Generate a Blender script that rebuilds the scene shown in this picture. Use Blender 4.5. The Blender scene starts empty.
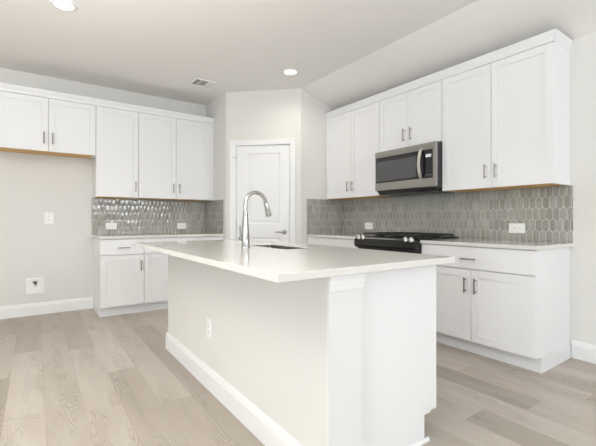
import bpy, math, random
from mathutils import Vector, Matrix
random.seed(7)
SC = bpy.context.scene
COL = SC.collection
PI = math.pi

# ------------------------------------------------------------------ camera
F_PX, YAW, HOR, CAM_H = 371.3, 35.33, 220.2, 1.093
cd = bpy.data.cameras.new('camera'); cam = bpy.data.objects.new('camera', cd); COL.objects.link(cam)
cd.sensor_width = 36; cd.lens = 36 * F_PX / 596
cd.shift_y = -(223 - HOR) / 596
cd.clip_start = .02
cam.location = (0, 0, CAM_H); cam.rotation_euler = (PI / 2, 0, -math.radians(YAW))
SC.camera = cam

# ------------------------------------------------------------------ light
w = bpy.data.worlds.new('sky'); SC.world = w; w.use_nodes = True
bg = w.node_tree.nodes['Background']; bg.inputs[0].default_value = (.80, .90, 1, 1); bg.inputs[1].default_value = 1.0
def area(name, loc, rot, sx, sy, power, colour):
    l = bpy.data.lights.new(name, 'AREA'); l.shape = 'RECTANGLE'; l.size = sx; l.size_y = sy
    l.energy = power; l.color = colour
    o = bpy.data.objects.new(name, l); COL.objects.link(o); o.location = loc; o.rotation_euler = rot
    return o
DAY = (.86, .925, 1.0)
TILT = math.radians(24)
REAR_Y = -3.2; OUT_X = -4.2
area('window_daylight', (-1.9, REAR_Y + .06, 1.3), (-PI / 2 - TILT, 0, PI), 1.5, 2.0, 38, DAY)  # added fill lamp behind the camera, at an invented window
for wx, wp in ((1.0, 21), (2.62, 35)):  # added high lamps, also placed for highlights on the backsplash tiles
    area('window_daylight', (wx, REAR_Y + .06, 1.87), (-PI / 2, 0, PI), 1.4, .86, wp, DAY)
for wy, wp in ((-.6, 84), (2.2, 8)):  # added side lamps at invented windows out of view
    area('window_daylight', (OUT_X + .06, wy, 1.3), (-PI / 2 - TILT, 0, PI / 2), 1.7, 2.0, wp, DAY)
area('bounce_flash', (-.9, 1.4, 1.85), (PI, 0, 0), 1.2, 1.2, 96, (.985, .985, .965))  # added lamp out of view, facing up to brighten the ceiling
SC.view_settings.view_transform = 'Standard'; SC.view_settings.look = 'None'
SC.view_settings.gamma = 1; SC.view_settings.use_curve_mapping = False
SC.view_settings.exposure = 0.08

# ------------------------------------------------------------------ materials
def srgb(r, g, b):
    f = lambda v: (v / 255 / 12.92) if v / 255 <= .04045 else ((v / 255 + .055) / 1.055) ** 2.4
    return (f(r), f(g), f(b), 1)
def mat(name, col, rough=.5, metal=0, spec=.5, bump=0, bscale=200, var=0, vscale=4, coat=0):
    m = bpy.data.materials.new(name); m.use_nodes = True; nt = m.node_tree; b = nt.nodes['Principled BSDF']
    b.inputs['Base Color'].default_value = col; b.inputs['Roughness'].default_value = rough
    b.inputs['Metallic'].default_value = metal; b.inputs['Specular IOR Level'].default_value = spec
    b.inputs['Coat Weight'].default_value = coat
    tc = nt.nodes.new('ShaderNodeTexCoord')
    n = nt.nodes.new('ShaderNodeTexNoise'); n.inputs['Scale'].default_value = vscale; n.inputs['Detail'].default_value = 3
    nt.links.new(tc.outputs['Object'], n.inputs['Vector'])
    if var:
        mx = nt.nodes.new('ShaderNodeMix'); mx.data_type = 'RGBA'
        mx.inputs['A'].default_value = tuple(c * (1 - var) for c in col[:3]) + (1,)
        mx.inputs['B'].default_value = tuple(min(1, c * (1 + var)) for c in col[:3]) + (1,)
        nt.links.new(n.outputs['Fac'], mx.inputs['Factor']); nt.links.new(mx.outputs['Result'], b.inputs['Base Color'])
    if bump:
        n2 = nt.nodes.new('ShaderNodeTexNoise'); n2.inputs['Scale'].default_value = bscale; n2.inputs['Detail'].default_value = 4
        nt.links.new(tc.outputs['Object'], n2.inputs['Vector'])
        bp = nt.nodes.new('ShaderNodeBump'); bp.inputs['Strength'].default_value = bump; bp.inputs['Distance'].default_value = .002
        nt.links.new(n2.outputs['Fac'], bp.inputs['Height']); nt.links.new(bp.outputs['Normal'], b.inputs['Normal'])
    return m
M = {}
M['wall'] = mat('wall_paint', srgb(229, 227, 222), .75, spec=.3, bump=.12, bscale=160, var=.01)
M['ceil'] = mat('ceiling_paint', srgb(245, 242, 238), .85, spec=.2, bump=.15, bscale=110, var=.01)
M['trim'] = mat('trim_paint', srgb(242, 242, 241), .42, var=.005)
M['cab'] = mat('cabinet_paint', srgb(240, 240, 240), .42, var=.006)
M['cap'] = mat('end_cap_paint', srgb(233, 233, 230), .55, spec=.3, var=.005)
M['wood'] = mat('maple_veneer', srgb(228, 182, 112), .5, var=.12, vscale=18)
M['quartz'] = mat('white_quartz', srgb(228, 225, 220), .07, spec=.6, var=.015, vscale=60)
M['nickel'] = mat('brushed_nickel', srgb(150, 146, 140), .32, 1, var=.05, vscale=80)
M['chrome'] = mat('chrome', srgb(182, 182, 180), .16, 1)
M['steel'] = mat('stainless_steel', srgb(165, 162, 157), .3, 1, var=.06, vscale=30)
M['satin'] = mat('satin_steel', srgb(215, 213, 208), .28, 1, var=.02)
M['sinksteel'] = mat('sink_steel', srgb(165, 165, 162), .35, 1, var=.05, vscale=30)
M['black'] = mat('black_enamel', (.008, .008, .008, 1), .22, spec=.5, var=.1)
M['darkplastic'] = mat('dark_plastic', (.02, .02, .021, 1), .4, var=.1)
M['iron'] = mat('cast_iron', (.018, .018, .018, 1), .55, bump=.3, bscale=300)
M['glassblack'] = mat('black_glass', (.012, .012, .013, 1), .05, spec=.6, var=.1)
M['glasswin'] = mat('oven_window', (.085, .085, .085, 1), .08, spec=.6, var=.1)
M['plate'] = mat('white_plastic', srgb(250, 250, 248), .3, var=.004)
M['slot'] = mat('socket_slots', srgb(150, 148, 142), .5, var=.02)
M['grout'] = mat('grout', srgb(222, 221, 216), .8, bump=.2, bscale=400, var=.03)
M['louver'] = mat('vent_shadow', srgb(205, 205, 202), .6, var=.02)  # grey standing in for shade behind the vent slats; also colours key marks
M['brass'] = mat('brass_valve', srgb(96, 92, 84), .35, 1, var=.05)

def emis(name, col, s):
    m = bpy.data.materials.new(name); m.use_nodes = True; b = m.node_tree.nodes['Principled BSDF']
    b.inputs['Base Color'].default_value = (.8, .8, .8, 1)
    b.inputs['Emission Color'].default_value = col; b.inputs['Emission Strength'].default_value = s
    return m
M['lamp'] = emis('lamp_diffuser', (1, .97, .90, 1), 5)
M['display'] = emis('clock_display', (.12, .18, .6, 1), .12)
g = bpy.data.materials.new('window_glass'); g.use_nodes = True
gb = g.node_tree.nodes['Principled BSDF']; gb.inputs['Transmission Weight'].default_value = 1
gb.inputs['Roughness'].default_value = 0; gb.inputs['IOR'].default_value = 1.1; M['glass'] = g

def node_math(nt, op, a, b=None, c=None):
    n = nt.nodes.new('ShaderNodeMath'); n.operation = op
    for i, v in enumerate((a, b, c)):
        if v is None: continue
        if isinstance(v, (int, float)): n.inputs[i].default_value = v
        else: nt.links.new(v, n.inputs[i])
    return n.outputs[0]

def tile_mat():
    m = bpy.data.materials.new('grey_picket_tile'); m.use_nodes = True; nt = m.node_tree; b = nt.nodes['Principled BSDF']
    geo = nt.nodes.new('ShaderNodeNewGeometry')
    r = nt.nodes.new('ShaderNodeValToRGB'); e = r.color_ramp.elements
    e[0].position = 0; e[0].color = srgb(154, 152, 143)
    e[1].position = 1; e[1].color = srgb(177, 176, 168)
    k = e.new(.25); k.color = srgb(160, 158, 149)
    k = e.new(.7); k.color = srgb(167, 166, 157)
    nt.links.new(geo.outputs['Random Per Island'], r.inputs[0])
    tc = nt.nodes.new('ShaderNodeTexCoord')
    mp = nt.nodes.new('ShaderNodeMapping'); mp.inputs['Scale'].default_value = (60, 60, 9)
    nt.links.new(tc.outputs['Object'], mp.inputs[0])
    n = nt.nodes.new('ShaderNodeTexNoise'); n.inputs['Scale'].default_value = 1; n.inputs['Detail'].default_value = 3
    nt.links.new(mp.outputs[0], n.inputs['Vector'])
    mx = nt.nodes.new('ShaderNodeMix'); mx.data_type = 'RGBA'; mx.blend_type = 'MULTIPLY'; mx.inputs['Factor'].default_value = .55
    rr = nt.nodes.new('ShaderNodeValToRGB'); rr.color_ramp.elements[0].position = .3; rr.color_ramp.elements[0].color = (.78, .77, .75, 1)
    rr.color_ramp.elements[1].position = .65; rr.color_ramp.elements[1].color = (1, 1, 1, 1)
    nt.links.new(n.outputs['Fac'], rr.inputs[0])
    nt.links.new(r.outputs[0], mx.inputs['A']); nt.links.new(rr.outputs[0], mx.inputs['B'])
    nt.links.new(mx.outputs['Result'], b.inputs['Base Color'])
    b.inputs['Roughness'].default_value = .08; b.inputs['Specular IOR Level'].default_value = .9
    n2 = nt.nodes.new('ShaderNodeTexNoise'); n2.inputs['Scale'].default_value = 22; nt.links.new(tc.outputs['Object'], n2.inputs['Vector'])
    bp = nt.nodes.new('ShaderNodeBump'); bp.inputs['Strength'].default_value = .07; bp.inputs['Distance'].default_value = .004
    nt.links.new(n2.outputs['Fac'], bp.inputs['Height']); nt.links.new(bp.outputs['Normal'], b.inputs['Normal'])
    return m
M['tile'] = tile_mat()

def floor_mat():
    m = bpy.data.materials.new('oak_planks'); m.use_nodes = True; nt = m.node_tree; b = nt.nodes['Principled BSDF']
    L = nt.links.new
    tc = nt.nodes.new('ShaderNodeTexCoord'); sp = nt.nodes.new('ShaderNodeSeparateXYZ'); L(tc.outputs['Object'], sp.inputs[0])
    W_, LN = .188, 1.23
    u = node_math(nt, 'DIVIDE', node_math(nt, 'SUBTRACT', sp.outputs[0], .048), W_)
    row = node_math(nt, 'FLOOR', u); fu = node_math(nt, 'FRACT', u)
    v = node_math(nt, 'DIVIDE', node_math(nt, 'SUBTRACT', sp.outputs[1], node_math(nt, 'MULTIPLY_ADD', row, .54, .65)), LN)
    cell = node_math(nt, 'FLOOR', v); fv = node_math(nt, 'FRACT', v)
    cb = nt.nodes.new('ShaderNodeCombineXYZ'); L(row, cb.inputs[0]); L(cell, cb.inputs[1])
    wn = nt.nodes.new('ShaderNodeTexWhiteNoise'); wn.noise_dimensions = '3D'; L(cb.outputs[0], wn.inputs['Vector'])
    hsh = wn.outputs['Value']
    # grain coordinates, shifted per plank
    def grain(sx, sy, k, detail, dist=0):
        c = nt.nodes.new('ShaderNodeCombineXYZ')
        L(node_math(nt, 'MULTIPLY', sp.outputs[0], sx), c.inputs[0]); L(node_math(nt, 'MULTIPLY', sp.outputs[1], sy), c.inputs[1])
        L(node_math(nt, 'MULTIPLY', hsh, k), c.inputs[2])
        n = nt.nodes.new('ShaderNodeTexNoise'); n.inputs['Scale'].default_value = 1; n.inputs['Detail'].default_value = detail
        n.inputs['Distortion'].default_value = dist
        L(c.outputs[0], n.inputs['Vector']); return n.outputs['Fac']
    low = grain(8, 1.0, 40, 2)
    ring = node_math(nt, 'PINGPONG', node_math(nt, 'MULTIPLY', low, 60), 1)
    ringline = node_math(nt, 'POWER', ring, 2)
    patch = grain(9, 1.3, 77, 1)
    rmask = nt.nodes.new('ShaderNodeMapRange'); rmask.inputs[1].default_value = .50; rmask.inputs[2].default_value = .62; L(patch, rmask.inputs[0])
    fine = grain(140, 5, 31, 4, .3)
    blot = grain(9, 2, 13, 3)
    ramp = nt.nodes.new('ShaderNodeValToRGB'); e = ramp.color_ramp.elements
    e[0].position = 0; e[0].color = srgb(176, 166, 154); e[1].position = 1; e[1].color = srgb(203, 194, 184)
    k = e.new(.45); k.color = srgb(193, 184, 173)
    L(hsh, ramp.inputs[0])
    def mul(colour, fac, dark):
        mx = nt.nodes.new('ShaderNodeMix'); mx.data_type = 'RGBA'; L(colour, mx.inputs['A'])
        mm = nt.nodes.new('ShaderNodeMix'); mm.data_type = 'RGBA'; mm.blend_type = 'MULTIPLY'; mm.inputs['Factor'].default_value = 1
        L(colour, mm.inputs['A']); mm.inputs['B'].default_value = dark
        L(fac, mx.inputs['Factor']); L(mm.outputs['Result'], mx.inputs['B']); return mx.outputs['Result']
    c = mul(ramp.outputs[0], node_math(nt, 'MULTIPLY', ringline, rmask.outputs[0]), (.76, .735, .71, 1))
    c = mul(c, node_math(nt, 'MULTIPLY', fine, .6), (.86, .85, .84, 1))
    bl = nt.nodes.new('ShaderNodeMapRange'); bl.inputs[1].default_value = .4; bl.inputs[2].default_value = .75; L(blot, bl.inputs[0])
    c = mul(c, bl.outputs[0], (.88, .86, .84, 1))
    ex = node_math(nt, 'MINIMUM', fu, node_math(nt, 'SUBTRACT', 1, fu)); ey = node_math(nt, 'MINIMUM', fv, node_math(nt, 'SUBTRACT', 1, fv))
    seam = node_math(nt, 'MAXIMUM', node_math(nt, 'LESS_THAN', ex, .008), node_math(nt, 'LESS_THAN', ey, .0014))
    c = mul(c, seam, (.84, .82, .80, 1))
    L(c, b.inputs['Base Color'])
    b.inputs['Roughness'].default_value = .42; b.inputs['Specular IOR Level'].default_value = .4
    bp = nt.nodes.new('ShaderNodeBump'); bp.inputs['Strength'].default_value = .12; bp.inputs['Distance'].default_value = .002
    L(fine, bp.inputs['Height']); L(bp.outputs['Normal'], b.inputs['Normal'])
    return m
M['floor'] = floor_mat()

# ------------------------------------------------------------------ mesh helpers
class MB:
    def __init__(s): s.v = []; s.f = []; s.sm = []
    def add(s, vs, fs, smooth=False):
        o = len(s.v); s.v += [tuple(v) for v in vs]; s.f += [tuple(i + o for i in f) for f in fs]; s.sm += [smooth] * len(fs); return s
    def box(s, x0, x1, y0, y1, z0, z1):
        return s.add([(x0, y0, z0), (x1, y0, z0), (x1, y1, z0), (x0, y1, z0), (x0, y0, z1), (x1, y0, z1), (x1, y1, z1), (x0, y1, z1)],
                     [(0, 3, 2, 1), (4, 5, 6, 7), (0, 1, 5, 4), (1, 2, 6, 5), (2, 3, 7, 6), (3, 0, 4, 7)])
    def prism(s, prof, axis, a0, a1):          # closed 2D outline swept along an axis
        n = len(prof)
        def P(u, v, a): return {'x': (a, u, v), 'y': (u, a, v), 'z': (u, v, a)}[axis]
        vs = [P(u, v, a0) for u, v in prof] + [P(u, v, a1) for u, v in prof]
        return s.add(vs, [tuple(range(n))[::-1], tuple(range(n, 2 * n))] + [(i, (i + 1) % n, n + (i + 1) % n, n + i) for i in range(n)])
    def tube(s, pts, rad, n=12, cap=True):
        pts = [Vector(p) for p in pts]; m = len(pts)
        rad = rad if isinstance(rad, (list, tuple)) else [rad] * m
        vs = []; up = None
        for i, p in enumerate(pts):
            t = (pts[min(i + 1, m - 1)] - pts[max(i - 1, 0)]).normalized()
            if up is None: up = Vector((0, 0, 1)) if abs(t.z) < .9 else Vector((0, 1, 0))
            a = t.cross(up).normalized(); b_ = t.cross(a).normalized(); up = -b_ if up.dot(-b_) > 0 else b_
            for k in range(n):
                q = 2 * PI * k / n; vs.append(p + rad[i] * (math.cos(q) * a + math.sin(q) * up))
        fs = [(i * n + k, i * n + (k + 1) % n, (i + 1) * n + (k + 1) % n, (i + 1) * n + k) for i in range(m - 1) for k in range(n)]
        s.add(vs, fs, True)
        if cap:
            s.add(vs[:n], [tuple(range(n))]); s.add(vs[-n:], [tuple(range(n))])
        return s
    def frame(s, x0, x1, z0, z1, wd, y0, y1):   # four boards round an opening
        s.box(x0, x0 + wd, y0, y1, z0, z1); s.box(x1 - wd, x1, y0, y1, z0, z1)
        s.box(x0 + wd, x1 - wd, y0, y1, z0, z0 + wd); s.box(x0 + wd, x1 - wd, y0, y1, z1 - wd, z1); return s
    def build(s, name, m, parent=None, bevel=0, loc=None, rotz=0):
        me = bpy.data.meshes.new(name); me.from_pydata(s.v, [], s.f); me.validate()
        import bmesh
        b = bmesh.new(); b.from_mesh(me)
        for f, q in zip(b.faces, s.sm): f.smooth = q
        bmesh.ops.recalc_face_normals(b, faces=b.faces); b.to_mesh(me); b.free()
        me.materials.append(M[m] if isinstance(m, str) else m)
        o = bpy.data.objects.new(name, me); COL.objects.link(o); o.parent = parent
        if loc: o.location = loc
        if rotz: o.rotation_euler = (0, 0, rotz)
        if bevel:
            bv = o.modifiers.new('edge', 'BEVEL'); bv.width = bevel; bv.segments = 2; bv.limit_method = 'ANGLE'; bv.harden_normals = False
        return o
def tag(o, label, cat, group=None):
    o['label'] = label; o['category'] = cat
    if group: o['group'] = group
    return o
def thing(name, label, cat, loc, rotz=0, group=None):
    o = bpy.data.objects.new(name, None); COL.objects.link(o); o.empty_display_size = .1
    o.location = loc; o.rotation_euler = (0, 0, rotz); return tag(o, label, cat, group)
def struct(o): o['kind'] = 'structure'; return o
def sempty(name, loc, rotz=0):
    o = bpy.data.objects.new(name, None); COL.objects.link(o); o.location = loc; o.rotation_euler = (0, 0, rotz); return struct(o)

# ------------------------------------------------------------------ the room
XR, YL, CE = 3.494, 5.247, 2.778          # range wall, fridge wall, ceiling height
P1 = (2.056, 4.549); P2 = (2.770, 3.842)  # ends of the angled pantry wall
ZS = 2.528                                # where the sloped strip of ceiling meets the range wall
T = .12
CT, CTH, UB, UT = .912, .029, 1.372, 2.443
struct(MB().box(OUT_X - T, XR + T, REAR_Y - T, YL + T, -.1, 0).build('floor', 'floor'))
struct(MB().prism([(OUT_X - T, CE), (P2[0], CE), (XR, ZS), (XR + T, ZS), (XR + T, CE + .12), (OUT_X - T, CE + .12)], 'y', REAR_Y - T, YL + T).build('ceiling', 'ceil'))
struct(MB().box(XR, XR + T, REAR_Y, P2[1], 0, ZS).build('wall_right', 'wall'))
struct(MB().box(OUT_X, P1[0], YL, YL + T, 0, CE).build('wall_left', 'wall'))
struct(MB().box(P1[0], P1[0] + .1, P1[1] + .1, YL + T, 0, CE).build('wall_pantry_left', 'wall'))
struct(MB().prism([(P2[0] + .1, 0), (XR + T, 0), (XR + T, ZS), (XR, ZS), (P2[0] + .1, CE - (CE - ZS) * .1 / (XR - P2[0]))], 'y', P2[1], P2[1] + .1).build('wall_pantry_right', 'wall'))
# angled wall: local x along the wall, local y away from the room
DIAG = math.hypot(P2[0] - P1[0], P2[1] - P1[1]); DA = math.atan2(P2[1] - P1[1], P2[0] - P1[0])
DS0, DS1, DH = .136, .868, 2.076
wd = MB()
tk = .1
wd.prism([(0, 0), (DS0, 0), (DS0, tk), (.0, tk)], 'z', 0, CE)
wd.prism([(DS1, 0), (DIAG, 0), (DIAG, tk), (DS1, tk)], 'z', 0, CE)
wd.box(DS0, DS1, 0, tk, DH, CE)
wd.add([(0, 0, 0), (0, tk, 0), (-.0707, .0707, 0), (0, 0, CE), (0, tk, CE), (-.0707, .0707, CE)], [(0, 1, 2), (3, 5, 4), (0, 2, 5, 3), (0, 3, 4, 1), (1, 4, 5, 2)])
wd.add([(DIAG, 0, 0), (DIAG, tk, 0), (DIAG + .0707, .0707, 0), (DIAG, 0, CE - .001), (DIAG, tk, CE - .03), (DIAG + .0707, .0707, CE - .04)], [(0, 1, 2), (3, 5, 4), (0, 2, 5, 3), (0, 3, 4, 1), (1, 4, 5, 2)])
struct(wd.build('wall_pantry', 'wall', loc=(P1[0], P1[1], 0), rotz=DA))
# unseen walls behind and beside the camera, with invented windows round the fill lamps
def window_wall(name, loc, rotz, length, wins, z1=2.3):
    m = MB(); xs = 0
    for (a, b_, z0) in wins:
        m.box(xs, a, 0, T, 0, CE); m.box(a, b_, 0, T, 0, z0); m.box(a, b_, 0, T, z1, CE); xs = b_
    m.box(xs, length, 0, T, 0, CE)
    struct(m.build(name, 'wall', loc=loc, rotz=rotz))
WN = [0]
def window(loc, rotz, a, b_, z0=.3, z1=2.3):  # invented window, out of view, framing an added lamp
    WN[0] += 1
    e = sempty('window_%d' % WN[0], loc, rotz)
    m = MB().frame(a, b_, z0, z1, .05, .02, .09); m.box((a + b_) / 2 - .025, (a + b_) / 2 + .025, .03, .08, z0 + .05, z1 - .05)
    m.build('window_frame', 'trim', e); MB().box(a - .03, b_ + .03, -.03, .02, z0 - .03, z0).build('window_sill', 'trim', e)
    MB().box(a + .05, b_ - .05, .053, .057, z0 + .05, z1 - .05).build('pane', 'glass', e)
rl = XR - OUT_X
ws = [(XR - 2.62 - .7, XR - 2.62 + .7, 1.42), (XR - 1.0 - .7, XR - 1.0 + .7, 1.42), (XR + 1.9 - .75, XR + 1.9 + .75, .3)]
window_wall('wall_rear', (XR, REAR_Y, 0), PI, rl, ws)
for a, b_, z0 in ws: window((XR, REAR_Y, 0), PI, a, b_, z0)
ws = [(-.6 - .85 - REAR_Y, -.6 + .85 - REAR_Y, .3), (2.2 - .85 - REAR_Y, 2.2 + .85 - REAR_Y, .3)]
window_wall('wall_outer', (OUT_X, REAR_Y, 0), PI / 2, YL - REAR_Y, ws)
for a, b_, z0 in ws: window((OUT_X, REAR_Y, 0), PI / 2, a, b_, z0)

BBP = [(0, 0), (-.016, 0), (-.016, .105), (-.012, .118), (-.010, .132), (-.004, .139), (0, .139)]
BBX = [(-u, v) for u, v in BBP]
def bb_left(x0, x1): return MB().prism([(YL + u, v) for u, v in BBP], 'x', x0, x1)
struct(bb_left(OUT_X, .590).build('baseboard_left', 'trim'))
struct(MB().prism([(XR + u, v) for u, v in BBP], 'y', REAR_Y, 1.150).build('baseboard_right', 'trim'))
struct(MB().prism([(REAR_Y - u, v) for u, v in BBP], 'x', OUT_X + .02, XR - .02).build('baseboard_rear', 'trim'))
struct(MB().prism([(OUT_X - u, v) for u, v in BBP], 'y', REAR_Y + .02, YL - .02).build('baseboard_outer', 'trim'))

# pantry door, in the angled wall's own frame
dr = sempty('door_1', (P1[0], P1[1], 0), DA)
def leaf():
    m = MB(); y0 = .012
    a, b_, z0, z1 = DS0 + .008, DS1 - .012, .012, DH - .009
    m.box(a, b_, y0 + .012, y0 + .035, z0, z1)                       # core
    pa, pb = .308 - .015, .716 + .015
    m.box(a, pa, y0, y0 + .012, z0, z1); m.box(pb, b_, y0, y0 + .012, z0, z1)
    for q0, q1 in ((z0, .22), (.870, 1.045), (1.968, z1)): m.box(pa, pb, y0, y0 + .012, q0, q1)
    for q0, q1 in ((.22, .870), (1.045, 1.968)):                     # sloped moulding and raised field
        o = .018; i = .045
        vs = [(pa, y0, q0), (pb, y0, q0), (pb, y0, q1), (pa, y0, q1),
              (pa + o, y0 + .010, q0 + o), (pb - o, y0 + .010, q0 + o), (pb - o, y0 + .010, q1 - o), (pa + o, y0 + .010, q1 - o),
              (pa + i, y0 + .004, q0 + i), (pb - i, y0 + .004, q0 + i), (pb - i, y0 + .004, q1 - i), (pa + i, y0 + .004, q1 - i)]
        m.add(vs, [(k, (k + 1) % 4, 4 + (k + 1) % 4, 4 + k) for k in range(4)] + [(4 + k, 4 + (k + 1) % 4, 8 + (k + 1) % 4, 8 + k) for k in range(4)] + [(8, 9, 10, 11)])
    return m
lf = leaf().build('door_leaf', 'trim', dr)
jm = MB(); jm.box(DS0, DS0 + .005, .004, .1, 0, DH); jm.box(DS1 - .005, DS1, .004, .1, 0, DH); jm.box(DS0 + .005, DS1 - .005, .004, .1, DH - .005, DH)
jm.box(DS0 + .005, DS0 + .02, .049, .064, 0, DH - .005); jm.box(DS1 - .028, DS1 - .005, .049, .064, 0, DH - .005); jm.box(DS0 + .02, DS1 - .028, .049, .064, DH - .028, DH - .005)
jm.build('door_jamb', 'trim', dr)
c0, c1, ch = .056, .936, 2.135
cs = MB()
def casing_prof(inner, outer):        # local x across the casing, y towards the room (negative)
    s_ = 1 if outer > inner else -1
    return [(inner, 0), (inner, -.010), (inner + s_ * .012, -.013), (inner + s_ * .045, -.016), (outer - s_ * .008, -.020), (outer, -.018), (outer, 0)]
cs.prism(casing_prof(DS0 + .004, c0), 'z', 0, DH); cs.prism(casing_prof(DS1 - .004, c1), 'z', 0, DH)
cs.prism([(-.0, DH - .004), (-.010, DH - .004), (-.016, DH + .03), (-.020, ch - .008), (-.018, ch), (0, ch)], 'x', c0, c1)
cs.build('door_casing', 'trim', dr)
hd = MB(); hs, hz = .788, .939
hd.tube([(hs, .012, hz), (hs, .004, hz)], [.031, .029], 20); hd.tube([(hs, .006, hz), (hs, -.040, hz)], .011, 12)
hd.tube([(hs + .008, -.042, hz), (hs - .03, -.044, hz + .001), (hs - .075, -.042, hz + .004), (hs - .112, -.038, hz + .002)], [.010, .0095, .008, .006], 12)
hd.build('door_handle', 'nickel', dr)
for z in (1.898, 1.06, .22):
    MB().tube([(DS0 + .006, -.004, z - .045), (DS0 + .006, -.004, z + .045)], .007, 10).build('hinge', 'satin', dr)
MB().tube([(DS0 + .004, -.010, 1.915), (DS0 - .032, -.030, 1.915)], .0028, 8).build('hinge_stop', 'nickel', dr)

# ------------------------------------------------------------------ cabinets (local frame: x along the run, y into the wall, z up)
def shaker(x0, x1, z0, z1, y0=0, y1=.019, rail=.060, dep=.008):
    m = MB().frame(x0, x1, z0, z1, rail, y0, y0 + dep)
    m.box(x0, x1, y0 + dep, y1, z0, z1)
    return m
def pull_v(x, z0, z1, parent):
    m = MB().tube([(x, -.032, z0), (x, -.032, z1)], .0058, 10)
    for z in (z0 + .016, z1 - .016): m.tube([(x, 0, z), (x, -.032, z)], .0045, 8)
    return m.build('handle', 'nickel', parent)
def pull_h(x0, x1, z, parent):
    m = MB().tube([(x0, -.032, z), (x1, -.032, z)], .0058, 10)
    for x in (x0 + .016, x1 - .016): m.tube([(x, 0, z), (x, -.032, z)], .0045, 8)
    return m.build('handle', 'nickel', parent)
G = .0022
def wall_cabinet(label, loc, rotz, wd_, z0, z1, depth, splits, handles, group, hz0, hz1, filler=0, fside=1):
    t = thing('wall_cabinet', label, 'cabinet', loc, rotz, group)
    b = MB()
    b.box(0, .016, .02, depth, z0, z1); b.box(wd_ - .024, wd_, .02, depth, z0, z1)
    b.box(.016, wd_ - .024, depth - .008, depth, z0 + .012, z1); b.box(.016, wd_ - .024, .02, depth - .008, z1 - .016, z1)
    b.box(.016, wd_ - .024, .02, .03, z0 + .016, z1 - .016)
    if filler: b.box(wd_, wd_ + filler, .012, .032, z0, z1)
    b.build('carcass', 'cab', t)
    MB().box(.0165, wd_ - .0245, .021, depth - .009, z0 + .0005, z0 + .0115).build('underside', 'wood', t)['label'] = 'bare maple underside'
    xs = [0] + splits + [wd_]
    for i in range(len(xs) - 1):
        d = shaker(xs[i] + G, xs[i + 1] - G, z0 + .002, z1 - .003).build('door', 'cab', t, .0012)
        pull_v(handles[i], hz0, hz1, d)
    return t
RW = -PI / 2
UX = 3.494 - .307
RD = XR - UX - .001
wall_cabinet('white two-door wall cabinet nearest the pantry corner, left of the microwave', (UX, 3.839, 0), RW, .9365, UB, UT, RD, [.468], [.468 - .04, .468 + .04], 'white wall cabinets above the range wall', 1.45, 1.572)
wall_cabinet('short white two-door wall cabinet directly above the microwave', (UX, 2.9, 0), RW, .79, 1.852, UT, RD, [.394], [.394 - .045, .394 + .045], 'white wall cabinets above the range wall', 1.925, 2.055)
wall_cabinet('large white two-door wall cabinet to the right of the microwave', (UX, 2.107, 0), RW, .941, UB, UT, RD, [.469], [.469 - .043, .469 + .043], 'white wall cabinets above the range wall', 1.452, 1.572)
LD = .306
UY = YL - LD - .001
wall_cabinet('short white two-door wall cabinet over the empty fridge space', (-.344, UY, 0), 0, .930, 1.852, UT, LD, [.466], [.466 - .040, .466 + .040], 'white wall cabinets on the fridge wall', 1.932, 2.058)
wall_cabinet('tall narrow white single-door wall cabinet beside the fridge space', (.588, UY, 0), 0, .470, UB, UT, LD, [], [.434], 'white wall cabinets on the fridge wall', 1.45, 1.57)
wall_cabinet('tall white two-door wall cabinet next to the pantry door wall', (1.060, UY, 0), 0, .925, UB, UT, LD, [.466], [.466 - .040, .466 + .040], 'white wall cabinets on the fridge wall', 1.45, 1.57, filler=.069)
# crown strips
def crown_prof(): return [(.02, UT + .001), (-.001, UT + .001), (-.002, UT + .03), (-.020, UT + .066), (-.022, UT + .078), (.02, UT + .078)]
c = MB().prism([(UX + u, v) for u, v in crown_prof()], 'y', 1.166, 3.840)
yE_ = 1.166
c.add([(UX - .001, yE_, UT + .001), (UX - .002, yE_, UT + .03), (UX - .02, yE_, UT + .066), (UX - .022, yE_, UT + .078),
       (UX - .001, yE_ - .001, UT + .001), (UX - .002, yE_ - .002, UT + .03), (UX - .02, yE_ - .02, UT + .066), (UX - .022, yE_ - .022, UT + .078),
       (XR - .001, yE_ - .001, UT + .001), (XR - .001, yE_ - .002, UT + .03), (XR - .001, yE_ - .02, UT + .066), (XR - .001, yE_ - .022, UT + .078),
       (XR - .001, yE_ + .02, UT + .001), (UX + .02, yE_ + .02, UT + .001), (XR - .001, yE_ + .02, UT + .078), (UX + .02, yE_ + .02, UT + .078)],
      [(0, 1, 5, 4), (1, 2, 6, 5), (2, 3, 7, 6), (4, 5, 9, 8), (5, 6, 10, 9), (6, 7, 11, 10), (3, 15, 14, 11, 7), (0, 4, 8, 12, 13), (12, 14, 15, 13), (8, 9, 10, 11, 14, 12)])
tag(c.build('crown_moulding', 'cab'), 'white crown strip along the top of the range wall cabinets', 'crown moulding')
c = MB().prism([(UY + u, v) for u, v in crown_prof()], 'x', -.344, 2.054)
tag(c.build('crown_moulding', 'cab'), 'white crown strip along the top of the fridge wall cabinets', 'crown moulding')

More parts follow.
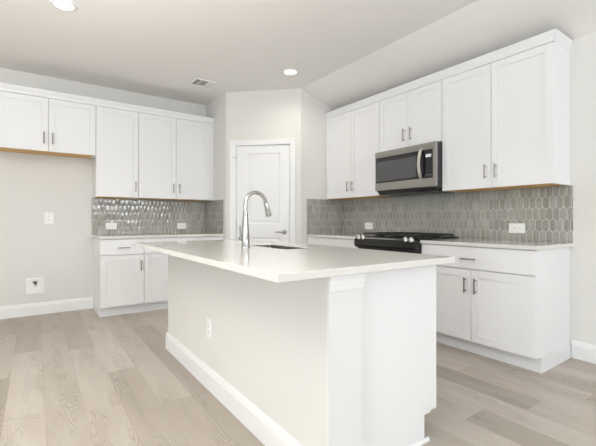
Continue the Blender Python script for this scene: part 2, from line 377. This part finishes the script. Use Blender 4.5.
BD = .62
def base_cabinet(label, loc, rotz, wd_, doors, drawers, handles, dhandles, group, depth=BD, toe_ends=(0, 0), filler=0):
    t = thing('base_cabinet', label, 'cabinet', loc, rotz, group)
    b = MB(); top = CT - CTH - .001
    b.box(0, .016, .02, depth, .112, top); b.box(wd_ - .016, wd_, .02, depth, .112, top)
    b.box(.016, wd_ - .016, .02, .036, .112, top); b.box(.016, wd_ - .016, depth - .01, depth, .112, top); b.box(.016, wd_ - .016, .036, depth - .01, .112, .128)
    if filler: b.box(wd_, wd_ + filler, .012, .03, .112, top)
    b.build('carcass', 'cab', t)
    MB().box(-toe_ends[0], wd_ + toe_ends[1] + filler, .075, depth, 0, .111).build('toe_kick', 'cab', t)
    for (a, b_), h in zip(doors, handles):
        d = shaker(a + G, b_ - G, .116, .692).build('door', 'cab', t, .0012)
        if h is not None: pull_v(h, .505, .628, d)
    for (a, b_), h in zip(drawers, dhandles):
        d = MB().box(a + G, b_ - G, 0, .019, .700, top - .006).build('drawer', 'cab', t, .0015)
        pull_h(h - .062, h + .062, .780, d)
    return t
BX = XR - .624; BDR = XR - BX - .001
base_cabinet('white base cabinet with one wide drawer over two doors, right of the range', (BX, 2.107, 0), RW, .941, [(0, .470), (.470, .941)], [(0, .941)], [.470 - .043, .470 + .043], [.470 - .015], 'white base cabinets on the range wall', BDR, (0, .012))
base_cabinet('white base cabinet between the range and the pantry corner', (BX, 3.839, 0), RW, .9365, [(0, .468), (.468, .936)], [(0, .936)], [.468 - .043, .468 + .043], [.468], 'white base cabinets on the range wall', BDR)
BY = YL - .627; BDL = YL - BY - .001
base_cabinet('narrow white base cabinet with one drawer and one door by the fridge space', (.592, BY, 0), 0, .458, [(0, .458)], [(0, .458)], [.458 - .036], [.24], 'white base cabinets on the fridge wall', BDL)
base_cabinet('white base cabinet with two doors next to the pantry door wall', (1.052, BY, 0), 0, .93, [(0, .465), (.465, .93)], [(0, .93)], [.465 - .04, .465 + .04], [.465], 'white base cabinets on the fridge wall', BDL, filler=.072)
# finished side skins of the two exposed run ends, with a shoe strip at the foot
def counter(name_label, x0, x1, y0, y1):
    return tag(MB().box(x0, x1, y0, y1, CT - CTH, CT).build('countertop', 'quartz', None, .002), name_label, 'countertop')
CFX = BX - .016; CFY = BY - .016
counter('white quartz countertop to the right of the range', CFX, XR - .001, 1.140, 2.109)
counter('white quartz countertop between the range and the pantry corner', CFX, XR - .001, 2.901, P2[1] - .001)
counter('white quartz countertop on the fridge wall beside the pantry', .574, P1[0] - .001, CFY, YL - .001)

# ------------------------------------------------------------------ backsplashes of picket tile
TW, TR, TP = .0508, .0945, .022
def clip(poly, x0, x1, z0, z1):
    for ax, lim, sgn in ((0, x0, 1), (0, x1, -1), (1, z0, 1), (1, z1, -1)):
        out = []
        for i in range(len(poly)):
            a, b_ = poly[i], poly[(i + 1) % len(poly)]
            ia, ib = sgn * (a[ax] - lim) >= 0, sgn * (b_[ax] - lim) >= 0
            if ia: out.append(a)
            if ia != ib:
                t = (lim - a[ax]) / (b_[ax] - a[ax]); out.append((a[0] + t * (b_[0] - a[0]), a[1] + t * (b_[1] - a[1])))
        poly = out
        if len(poly) < 3: return []
    return poly
def tiles(x0, x1, z0, z1, phase, rnd):
    m = MB(); g_ = .0013
    r0 = int((z0 - .909) / TR) - 1
    for r in range(r0, r0 + 8):
        zb = .909 + r * TR
        off = phase + (TW / 2 if r % 2 else 0)
        k0 = int((x0 - off) / TW) - 2; k1 = int((x1 - off) / TW) + 2
        for k in range(k0, k1):
            a = off + k * TW + g_; b_ = off + (k + 1) * TW - g_; mid = (a + b_) / 2
            zl, zh = zb + TP / 2, zb + TR - TP / 2
            poly = [(a, zl + g_), (mid, zl - TP + g_), (b_, zl + g_), (b_, zh - g_), (mid, zh + TP - g_), (a, zh - g_)]
            p = clip(poly, x0, x1, z0, z1)
            if len(p) < 3: continue
            cx = sum(q[0] for q in p) / len(p); cz = sum(q[1] for q in p) / len(p)
            if max(q[0] for q in p) - min(q[0] for q in p) < .004 or max(q[1] for q in p) - min(q[1] for q in p) < .004: continue
            tx, tz = rnd.gauss(0, .012), rnd.gauss(0, .012)
            def ring(ins, y):
                out = []
                for q in p:
                    dx, dz = q[0] - cx, q[1] - cz
                    sx = max(0, 1 - ins / max(abs(dx), .006)) if abs(dx) > 1e-6 else 1; sz = max(0, 1 - ins / max(abs(dz), .006)) if abs(dz) > 1e-6 else 1
                    X, Z = dx * sx, dz * sz
                    out.append((cx + X, y + tx * X + tz * Z, cz + Z))
                return out
            n = len(p); R0 = ring(0, .0); R1 = ring(.0002, -.0035); R2 = ring(.0022, -.0048); R3 = ring(.007, -.0053)
            vs = R0 + R1 + R2 + R3
            fs = [(j * n + i, j * n + (i + 1) % n, (j + 1) * n + (i + 1) % n, (j + 1) * n + i) for j in range(3) for i in range(n)] + [tuple(range(3 * n, 4 * n))]
            m.add(vs, fs, True)
    return m
rt = random.Random(3)
def bs(label, segs):
    t = thing('backsplash', label, 'backsplash', (segs[0][0][0], segs[0][0][1], 0), 0)
    base = Vector((segs[0][0][0], segs[0][0][1], 0))
    for (loc, rotz, length, ph) in segs:
        o = tiles(0, length, CT + .001, UB - .002, ph, rt).build('tiles', 'tile', t); o.location = Vector(loc) - base; o.rotation_euler = (0, 0, rotz)
        q = MB().box(0, length, -.0028, .0045, CT + .001, UB - .002).build('grout_bed', 'grout', t); q.location = Vector(loc) - base; q.rotation_euler = (0, 0, rotz)
# range wall: local x runs toward the camera
yR0 = P2[1] - .010
bs('grey glossy picket-tile backsplash behind the range and its counters', [((XR - .005, yR0, 0), RW, yR0 - 1.141, (yR0 - 1.232) % TW), ((CFX + .001, P2[1] - .005, 0), 0, XR - .01 - CFX, .01)])
bs('small grey glossy picket-tile backsplash on the fridge wall', [((.575, YL - .005, 0), 0, P1[0] - .575 - .012, .02), ((P1[0] - .005, YL - .01, 0), RW, YL - .01 - CFY - .001, .01)])

# ------------------------------------------------------------------ kitchen island
IX0, IX1, IY0, IY1 = .662, 1.700, 1.052, 3.238       # countertop
WX0, WX1, WY0, WY1 = .927, 1.104, 1.102, 3.220       # half wall
PX1, PY0 = 1.668, 1.135
isl = thing('kitchen_island', 'long white kitchen island with greige side wall and white end panel', 'kitchen island', (1.2, 2.1, 0))
IO = Vector((1.2, 2.1, 0))
def ip(m, name, mt, bevel=0):
    o = m.build(name, mt, isl, bevel); o.location = -IO; return o
TB = CT - CTH - .001
ip(MB().box(WX0, WX1, WY0 + .012, WY1, 0, TB), 'half_wall', 'wall')['label'] = 'greige painted side wall'
ip(MB().box(WX0 - .001, WX1, WY0, WY0 + .0115, 0, TB), 'wall_end_cap', 'cap')['label'] = 'white board capping the wall end'
# stepped trim under the counter at the wall end
m = MB(); m.box(WX0 - .006, WX1 + .012, WY0 - .018, WY0 - .001, TB - .022, TB); m.box(WX0 - .004, WX1 + .008, WY0 - .012, WY0 - .001, TB - .045, TB - .022)
m.box(WX0 - .003, WX1 + .004, WY0 - .007, WY0 - .001, TB - .068, TB - .045)
ip(m, 'capital_trim', 'trim', .002)
b = MB().prism([(WX0 + u - .0015, v) for u, v in BBP], 'y', WY0 + .0, WY1 + .014)
ip(b, 'baseboard', 'trim')
ip(MB().prism([(WY1 - u + .0005, v) for u, v in BBP], 'x', WX0, WX1), 'baseboard', 'trim')
p = MB().prism([(WX1 + .001, 0), (PX1 - .098, 0), (PX1 - .098, .140), (PX1, .140), (PX1, TB), (WX1 + .001, TB)], 'y', PY0, PY0 + .018)
ip(p, 'end_panel', 'cab', .001)['label'] = 'bright white end panel'
ip(MB().prism([(PY0 - .012, 0), (PY0 - .0005, 0), (PY0 - .0005, .018), (PY0 - .005, .018), (PY0 - .012, .010)], 'x', WX1 + .001, PX1 - .072), 'shoe_moulding', 'trim')
CY0, CY1 = PY0 + .0185, WY1 - .004
b = MB(); b.box(WX1 + .001, PX1 - .021, CY0, CY0 + .70, .115, TB); b.box(WX1 + .001, PX1 - .021, CY0 + 1.45, CY1, .115, TB)
b.box(WX1 + .001, WX1 + .02, CY0 + .70, CY0 + 1.45, .115, TB); b.box(WX1 + .02, PX1 - .021, CY0 + .70, CY0 + 1.45, .115, .135)
ip(b, 'cabinet_body', 'cab'); ip(MB().box(WX1 + .001, PX1 - .098, CY0, CY1, 0, .1145), 'toe_kick', 'cab')
yy = CY0; wid = (CY1 - CY0) / 5
for i in range(5):
    a0, a1 = yy + i * wid + G, yy + (i + 1) * wid - G
    m = MB(); x1 = PX1; x0 = PX1 - .019
    r = .06
    m.box(x0, x1 - .008, a0, a1, .125, TB - .006)
    m.box(x1 - .008, x1, a0, a0 + r, .125, TB - .006); m.box(x1 - .008, x1, a1 - r, a1, .125, TB - .006)
    m.box(x1 - .008, x1, a0 + r, a1 - r, .125, .185); m.box(x1 - .008, x1, a0 + r, a1 - r, TB - .066, TB - .006)
    d = ip(m, 'door', 'cab', .001)
    hy = a1 - .04 if i % 2 == 0 else a0 + .04
    h = MB().tube([(x1 + .03, hy, .65), (x1 + .03, hy, .78)], .0058, 10)
    for z in (.666, .764): h.tube([(x1, hy, z), (x1 + .03, hy, z)], .0045, 8)
    h.build('handle', 'nickel', d)
# countertop with the sink cut out
SX0, SX1, SY0, SY1 = 1.265, 1.460, 1.915, 2.420
def slab_with_hole(x0, x1, y0, y1, hx0, hx1, hy0, hy1, z0, z1, r=.02, n=4):
    hole = []
    for cx, cy, a0 in ((hx1 - r, hy1 - r, 0), (hx0 + r, hy1 - r, 90), (hx0 + r, hy0 + r, 180), (hx1 - r, hy0 + r, 270)):
        for k in range(n + 1):
            a = math.radians(a0 + 90 * k / n); hole.append((cx + r * math.cos(a), cy + r * math.sin(a)))
    out = []
    for q, (cx, cy) in enumerate(((x1, y1), (x0, y1), (x0, y0), (x1, y0))):
        out.append((cx, cy))
    m = MB(); N = len(hole)
    vs = [(x, y, z1) for x, y in hole] + [(x, y, z0) for x, y in hole] + [(x, y, z1) for x, y in out] + [(x, y, z0) for x, y in out]
    fs = []
    for top, o in ((0, 2 * N), (N, 2 * N + 4)):
        for q in range(4):
            blk = list(range(q * (n + 1), (q + 1) * (n + 1)))
            for k in range(n): fs.append((o + q, top + blk[k], top + blk[k + 1]))
            nx = ((q + 1) % 4) * (n + 1)
            fs.append((o + q, top + blk[-1], top + nx, o + (q + 1) % 4))
    for i in range(N): fs.append((i, (i + 1) % N, N + (i + 1) % N, N + i))
    for q in range(4): fs.append((2 * N + q, 2 * N + (q + 1) % 4, 2 * N + 4 + (q + 1) % 4, 2 * N + 4 + q))
    return m.add(vs, fs)
tag(slab_with_hole(IX0, IX1, IY0, IY1, SX0, SX1, SY0, SY1, CT - CTH, CT).build('countertop', 'quartz', None, .002), 'white polished quartz top of the kitchen island', 'countertop')
sk = thing('sink', 'undermount stainless steel sink set in the island countertop', 'sink', ((SX0 + SX1) / 2, (SY0 + SY1) / 2, .68))
hw, hh = (SX1 - SX0) / 2 - .002, (SY1 - SY0) / 2 - .002
t_ = .002; zt = CT - .004 - .68
m = MB()
m.box(-hw, hw, -hh, hh, 0, t_); m.box(-hw, -hw + t_, -hh, hh, t_, zt); m.box(hw - t_, hw, -hh, hh, t_, zt); m.box(-hw + t_, hw - t_, -hh, -hh + t_, t_, zt); m.box(-hw + t_, hw - t_, hh - t_, hh, t_, zt)
m.build('basin', 'sinksteel', sk, .0006); MB().tube([(0, .0, t_), (0, .0, t_ + .004)], [.045, .04], 24).build('drain', 'chrome', sk)
# faucet
FX, FY = 1.140, 2.212
fc = thing('faucet', 'tall chrome gooseneck pull-down faucet standing beside the island sink', 'faucet', (FX, FY, CT))
m = MB().tube([(0, 0, .0005), (0, 0, .006), (0, 0, .012), (0, 0, .06), (0, 0, .13), (0, 0, .20), (0, 0, .24)], [.030, .030, .0275, .0265, .0225, .0175, .0145], 20)
m.build('body', 'chrome', fc)
R_ = .078; pts = [(0, 0, .24), (0, 0, .26), (0, 0, .275)]
zc = .288
for k in range(0, 15):
    a = PI - k * math.radians(163) / 14; pts.append((R_ + R_ * math.cos(a), 0, zc + R_ * 1.02 * math.sin(a)))
ex = pts[-1]; dx, dz = .12, -.99
pts.append((ex[0] + .012 * .3, 0, ex[2] - .012))
m = MB().tube(pts, .0128, 14); m.build('spout', 'chrome', fc)
hx, hz_ = pts[-1][0], pts[-1][2]
MB().tube([(hx, 0, hz_), (hx + .004, 0, hz_ - .012), (hx + .009, 0, hz_ - .03), (hx + .022, 0, hz_ - .085), (hx + .024, 0, hz_ - .092)], [.0135, .0155, .016, .0205, .018], 16).build('spray_head', 'chrome', fc)
m = MB().tube([(0, .02, .056), (0, .076, .056)], [.014, .016], 16); m.tube([(0, .068, .060), (0, .074, .10), (0, .080, .148)], [.008, .0065, .0055], 12)
m.build('lever', 'chrome', fc)

# ------------------------------------------------------------------ range
ry0, ry1 = 2.111, 2.899; RWD = ry1 - ry0
rg = thing('gas_range', 'black slide-in gas range between the two range wall counters', 'range', (2.80, ry1, 0), RW)
D_ = XR - .012 - 2.80
MB().box(.002, RWD - .002, .05, D_, .02, .905).build('body', 'black', rg)
MB().box(-.008, RWD + .008 - .012, .055, D_, .913, .925).build('cooktop', 'black', rg, .003)
# front control fascia: sloped wedge
m = MB().prism([(.054, .800), (.012, .806), (-.010, .835), (-.006, .893), (.010, .905), (.054, .912)], 'x', .001, RWD - .001)
m.build('control_panel', 'black', rg, .003)
m = MB().box(.02, RWD - .02, .0, .012, .9155, .9195); m = MB().prism([(.0, .9025), (.012, .9075), (.052, .914), (.052, .916), (.010, .911), (-.002, .905)], 'x', .06, RWD - .06)
m.build('trim_strip', 'satin', rg)
m = MB().box(.02, RWD - .02, .012, .048, .20, .79); od = m.build('oven_door', 'black', rg, .004)
MB().box(.12, RWD - .12, .009, .0115, .32, .62).build('oven_window', 'glassblack', od)
m = MB().tube([(.07, -.030, .735), (RWD - .07, -.030, .735)], .011, 12)
for x in (.09, RWD - .09): m.tube([(x, .012, .735), (x, -.03, .735)], .008, 8)
m.build('oven_handle', 'steel', od)
MB().box(.02, RWD - .02, .015, .048, .05, .19).build('drawer', 'black', rg, .003)
for x in (.058, .122, RWD - .122, RWD - .058):
    k = MB(); ang = Vector((0, -.55, .83)).normalized(); o = Vector((x, .014, .906))
    k.tube([o, o + ang * .006, o + ang * .008, o + ang * .030, o + ang * .033], [.024, .024, .0185, .0165, .013], 18)
    k.build('knob', 'satin', rg)
gw = (RWD - .05) / 3
for i in range(3):
    a = .022 + i * gw + .003; b_ = a + gw - .006; m = MB(); z0, z1 = .942, .958; y0, y1 = .10, D_ - .05
    m.box(a, b_, y0, y0 + .014, z0, z1); m.box(a, b_, y1 - .014, y1, z0, z1); m.box(a, a + .014, y0 + .014, y1 - .014, z0, z1); m.box(b_ - .014, b_, y0 + .014, y1 - .014, z0, z1)
    cx = (a + b_) / 2
    m.box(cx - .006, cx + .006, y0 + .014, y1 - .014, z0 + .002, z1)
    for q in (.25, .5, .75): yq = y0 + (y1 - y0) * q; m.box(a + .014, b_ - .014, yq - .006, yq + .006, z0 + .001, z1 - .001)
    for px, py in ((a + .007, y0 + .007), (b_ - .007, y0 + .007), (a + .007, y1 - .007), (b_ - .007, y1 - .007)): m.box(px - .007, px + .007, py - .007, py + .007, .9252, z0)
    m.build('grate', 'iron', rg, .002)
    for q in (.25, .75):
        yq = y0 + (y1 - y0) * q; MB().tube([(cx, yq, .9252), (cx, yq, .934), (cx, yq, .9345), (cx, yq, .9395)], [.045, .045, .034, .032], 20).build('burner', 'iron', rg)

# ------------------------------------------------------------------ microwave
mwx = 3.095; my0, my1 = 2.110, 2.880; MW = my1 - my0
mw = thing('microwave', 'stainless over-the-range microwave with black door under the short cabinet', 'microwave', (mwx, my1, 1.402), RW)
H = 1.842 - 1.402; dm = XR - mwx - .012
MB().box(0, MW, .030, dm, .0, H).build('housing', 'darkplastic', mw, .002)
MB().prism([(.035, -.001), (.05, -.028), (dm - .05, -.032), (dm - .02, -.001)], 'x', .02, MW - .02).build('underside_vent', 'darkplastic', mw)
m = MB(); m.frame(0, MW, .018, H, .001, .0, .028)
m = MB(); bx0, bx1, bz0, bz1 = .012, MW - .035, .098, .375
m.box(0, MW, 0, .029, bz1, H); m.box(0, MW, 0, .029, .015, bz0); m.box(0, bx0, 0, .029, bz0, bz1); m.box(bx1, MW, 0, .029, bz0, bz1)
m.build('door_frame', 'steel', mw, .0025)
dsp = MW - .175
dg = MB().box(bx0, dsp, .003, .028, bz0, bz1).build('door_glass', 'glassblack', mw)
MB().box(bx0 + .012, dsp - .05, .0015, .0028, bz0 + .022, bz1 - .045).build('window', 'glasswin', dg)
cp = MB().box(dsp + .002, bx1, .003, .028, bz0, bz1).build('control_panel', 'glassblack', mw)
MB().box(dsp + .060, bx1 - .020, .0018, .0028, bz1 - .075, bz1 - .045).build('clock_display', 'display', cp)
m = MB()
for r in range(1):
    for q in range(3): m.box(dsp + .055 + q * .026, dsp + .055 + q * .026 + .018, .0018, .0028, bz0 + .03 + r * .028, bz0 + .03 + r * .028 + .003)
m.build('key_marks', 'louver', cp)
hp = [(dsp + .015, -.004 - .048 * math.sin(PI * k / 12) ** .7, .085 + (.395 - .085) * k / 12) for k in range(13)]
m = MB(); n = len(hp); vs = []
for x, y, z in hp: vs += [(x - .017, y, z), (x + .017, y, z), (x + .015, y + .010, z), (x - .015, y + .010, z)]
fs = [(i * 4 + k, i * 4 + (k + 1) % 4, (i + 1) * 4 + (k + 1) % 4, (i + 1) * 4 + k) for i in range(n - 1) for k in range(4)] + [(0, 1, 2, 3), (4 * n - 4, 4 * n - 3, 4 * n - 2, 4 * n - 1)]
m.add(vs, fs); m.build('handle', 'satin', mw, .002)

# ------------------------------------------------------------------ outlets, boxes, ceiling fittings
def outlet(label, loc, rotz, wide, group=None, w_=.075, h_=.118):
    t = thing('wall_outlet', label, 'outlet', loc, rotz, group)
    if wide: w_, h_ = h_, w_
    MB().box(-w_ / 2, w_ / 2, -.006, 0, -h_ / 2, h_ / 2).build('cover_plate', 'plate', t, .002)
    for s_ in (-1, 1):
        cx, cz = (s_ * .021, 0) if wide else (0, s_ * .021)
        f = MB().box(cx - .0165, cx + .0165, -.008, -.0062, cz - .0165, cz + .0165).build('socket', 'plate', t, .001)
        m = MB()
        if wide: m.box(cx - .006, cx + .004, -.0088, -.0081, .005, .0075); m.box(cx - .006, cx + .004, -.0088, -.0081, -.0075, -.005); m.box(cx + .008, cx + .012, -.0088, -.0081, -.002, .002)
        else: m.box(-.0075, -.005, -.0088, -.0081, cz - .004, cz + .006); m.box(.005, .0075, -.0088, -.0081, cz - .004, cz + .006); m.box(-.002, .002, -.0088, -.0081, cz - .012, cz - .008)
        m.build('slots', 'slot', f)
    return t
bsx = XR - .005 - .0058; bsy = YL - .005 - .0058
outlet('white horizontal outlet on the range backsplash near its right end', (bsx, 1.561, 1.023), RW, True, w_=.085, h_=.135)
outlet('white outlet on the backsplash left of the range', (bsx, 3.348, 1.020), RW, True, w_=.085, h_=.135)
outlet('white horizontal outlet on the fridge wall backsplash, nearer the fridge space', (.796, bsy, 1.017), 0, True, w_=.082, h_=.128)
outlet('white horizontal outlet on the fridge wall backsplash, nearer the pantry', (1.694, bsy, 1.012), 0, True, w_=.082, h_=.125)
outlet('white vertical outlet in the empty fridge space', (.136, YL - .0003, 1.117), 0, False, w_=.088, h_=.132)
# island outlet faces -x
outlet('white vertical outlet on the long side wall of the island', (WX0 - .0003, 2.30, .389), RW, False, w_=.070, h_=.125)
bxo = thing('water_supply_box', 'white recessed ice maker water box low on the fridge space wall', 'water box', (.002, YL - .0003, .337))
m = MB().frame(-.085, .085, -.09, .09, .024, -.008, 0); m.build('frame', 'plate', bxo, .002)
MB().box(-.0605, .0605, -.0025, -.0005, -.0655, .0655).build('recess', 'plate', bxo)
m = MB().tube([(.0, -.003, .045), (.0, -.03, .040)], .013, 12); m.tube([(0, -.022, .045), (.008, -.026, .005)], [.009, .006], 10); m.box(-.022, .022, -.036, -.030, .036, .050)
m.build('valve', 'brass', bxo)

def downlight(label, x, y, power=3.2):
    t = thing('recessed_ceiling_light', label, 'ceiling light', (x, y, CE), 0, 'recessed ceiling lights')
    m = MB(); n = 32; vs = []
    for r, z in ((.066, -.004), (.070, -.007), (.090, -.005), (.092, -.0005)):
        vs += [(r * math.cos(2 * PI * k / n), r * math.sin(2 * PI * k / n), z) for k in range(n)]
    m.add(vs, [(j * n + k, j * n + (k + 1) % n, (j + 1) * n + (k + 1) % n, (j + 1) * n + k) for j in range(3) for k in range(n)], True)
    m.build('trim_ring', 'plate', t)
    MB().add([(.0665 * math.cos(2 * PI * k / n), .0665 * math.sin(2 * PI * k / n), -.0042) for k in range(n)], [tuple(range(n))]).build('diffuser', 'lamp', t)
    l = bpy.data.lights.new('bulb', 'AREA'); l.shape = 'DISK'; l.size = .13; l.energy = power; l.color = (1, .93, .83); l.spread = math.radians(150)
    o = bpy.data.objects.new('bulb', l); COL.objects.link(o); o.parent = t; o.location = (0, 0, -.012)
downlight('round recessed ceiling light near the top left, above the fridge wall cabinets', .185, 3.43)
downlight('round recessed ceiling light in front of the pantry door wall', 2.370, 3.495)
v = thing('ceiling_vent', 'small white rectangular air vent in the ceiling near the fridge wall', 'vent', (1.688, 4.395, CE))
W2, H2 = .135, .115
m = MB().box(-W2, W2, -H2, -H2 + .02, -.008, -.0005); m.box(-W2, W2, H2 - .02, H2, -.008, -.0005); m.box(-W2, -W2 + .02, -H2 + .02, H2 - .02, -.008, -.0005); m.box(W2 - .02, W2, -H2 + .02, H2 - .02, -.008, -.0005)
m.box(-.052, -.044, -H2 + .02, H2 - .02, -.008, -.0005); m.box(.044, .052, -H2 + .02, H2 - .02, -.008, -.0005)
m.build('frame', 'plate', v)
MB().box(-W2 + .0205, W2 - .0205, -H2 + .0205, H2 - .0205, -.0015, -.0006).build('duct_opening', 'louver', v)  # flat sheet behind the slats, duct shade put into its colour
m = MB()
for a, b_, tilt in ((-W2 + .021, -.0525, -1), (-.0435, .0435, -1), (.0525, W2 - .021, 1)):
    k = a + .002 if tilt > 0 else a + .004
    while k < b_ - .004:
        wv, zt_ = (.0066, -.003) if tilt < 0 else (.0102, -.0060)
        m.add([(k, -H2 + .021, -.0068), (k, H2 - .021, -.0068), (min(k + wv, b_), H2 - .021, zt_), (min(k + wv, b_), -H2 + .021, zt_)], [(0, 1, 2, 3)]); k += .010
m.build('louvers', 'plate', v)
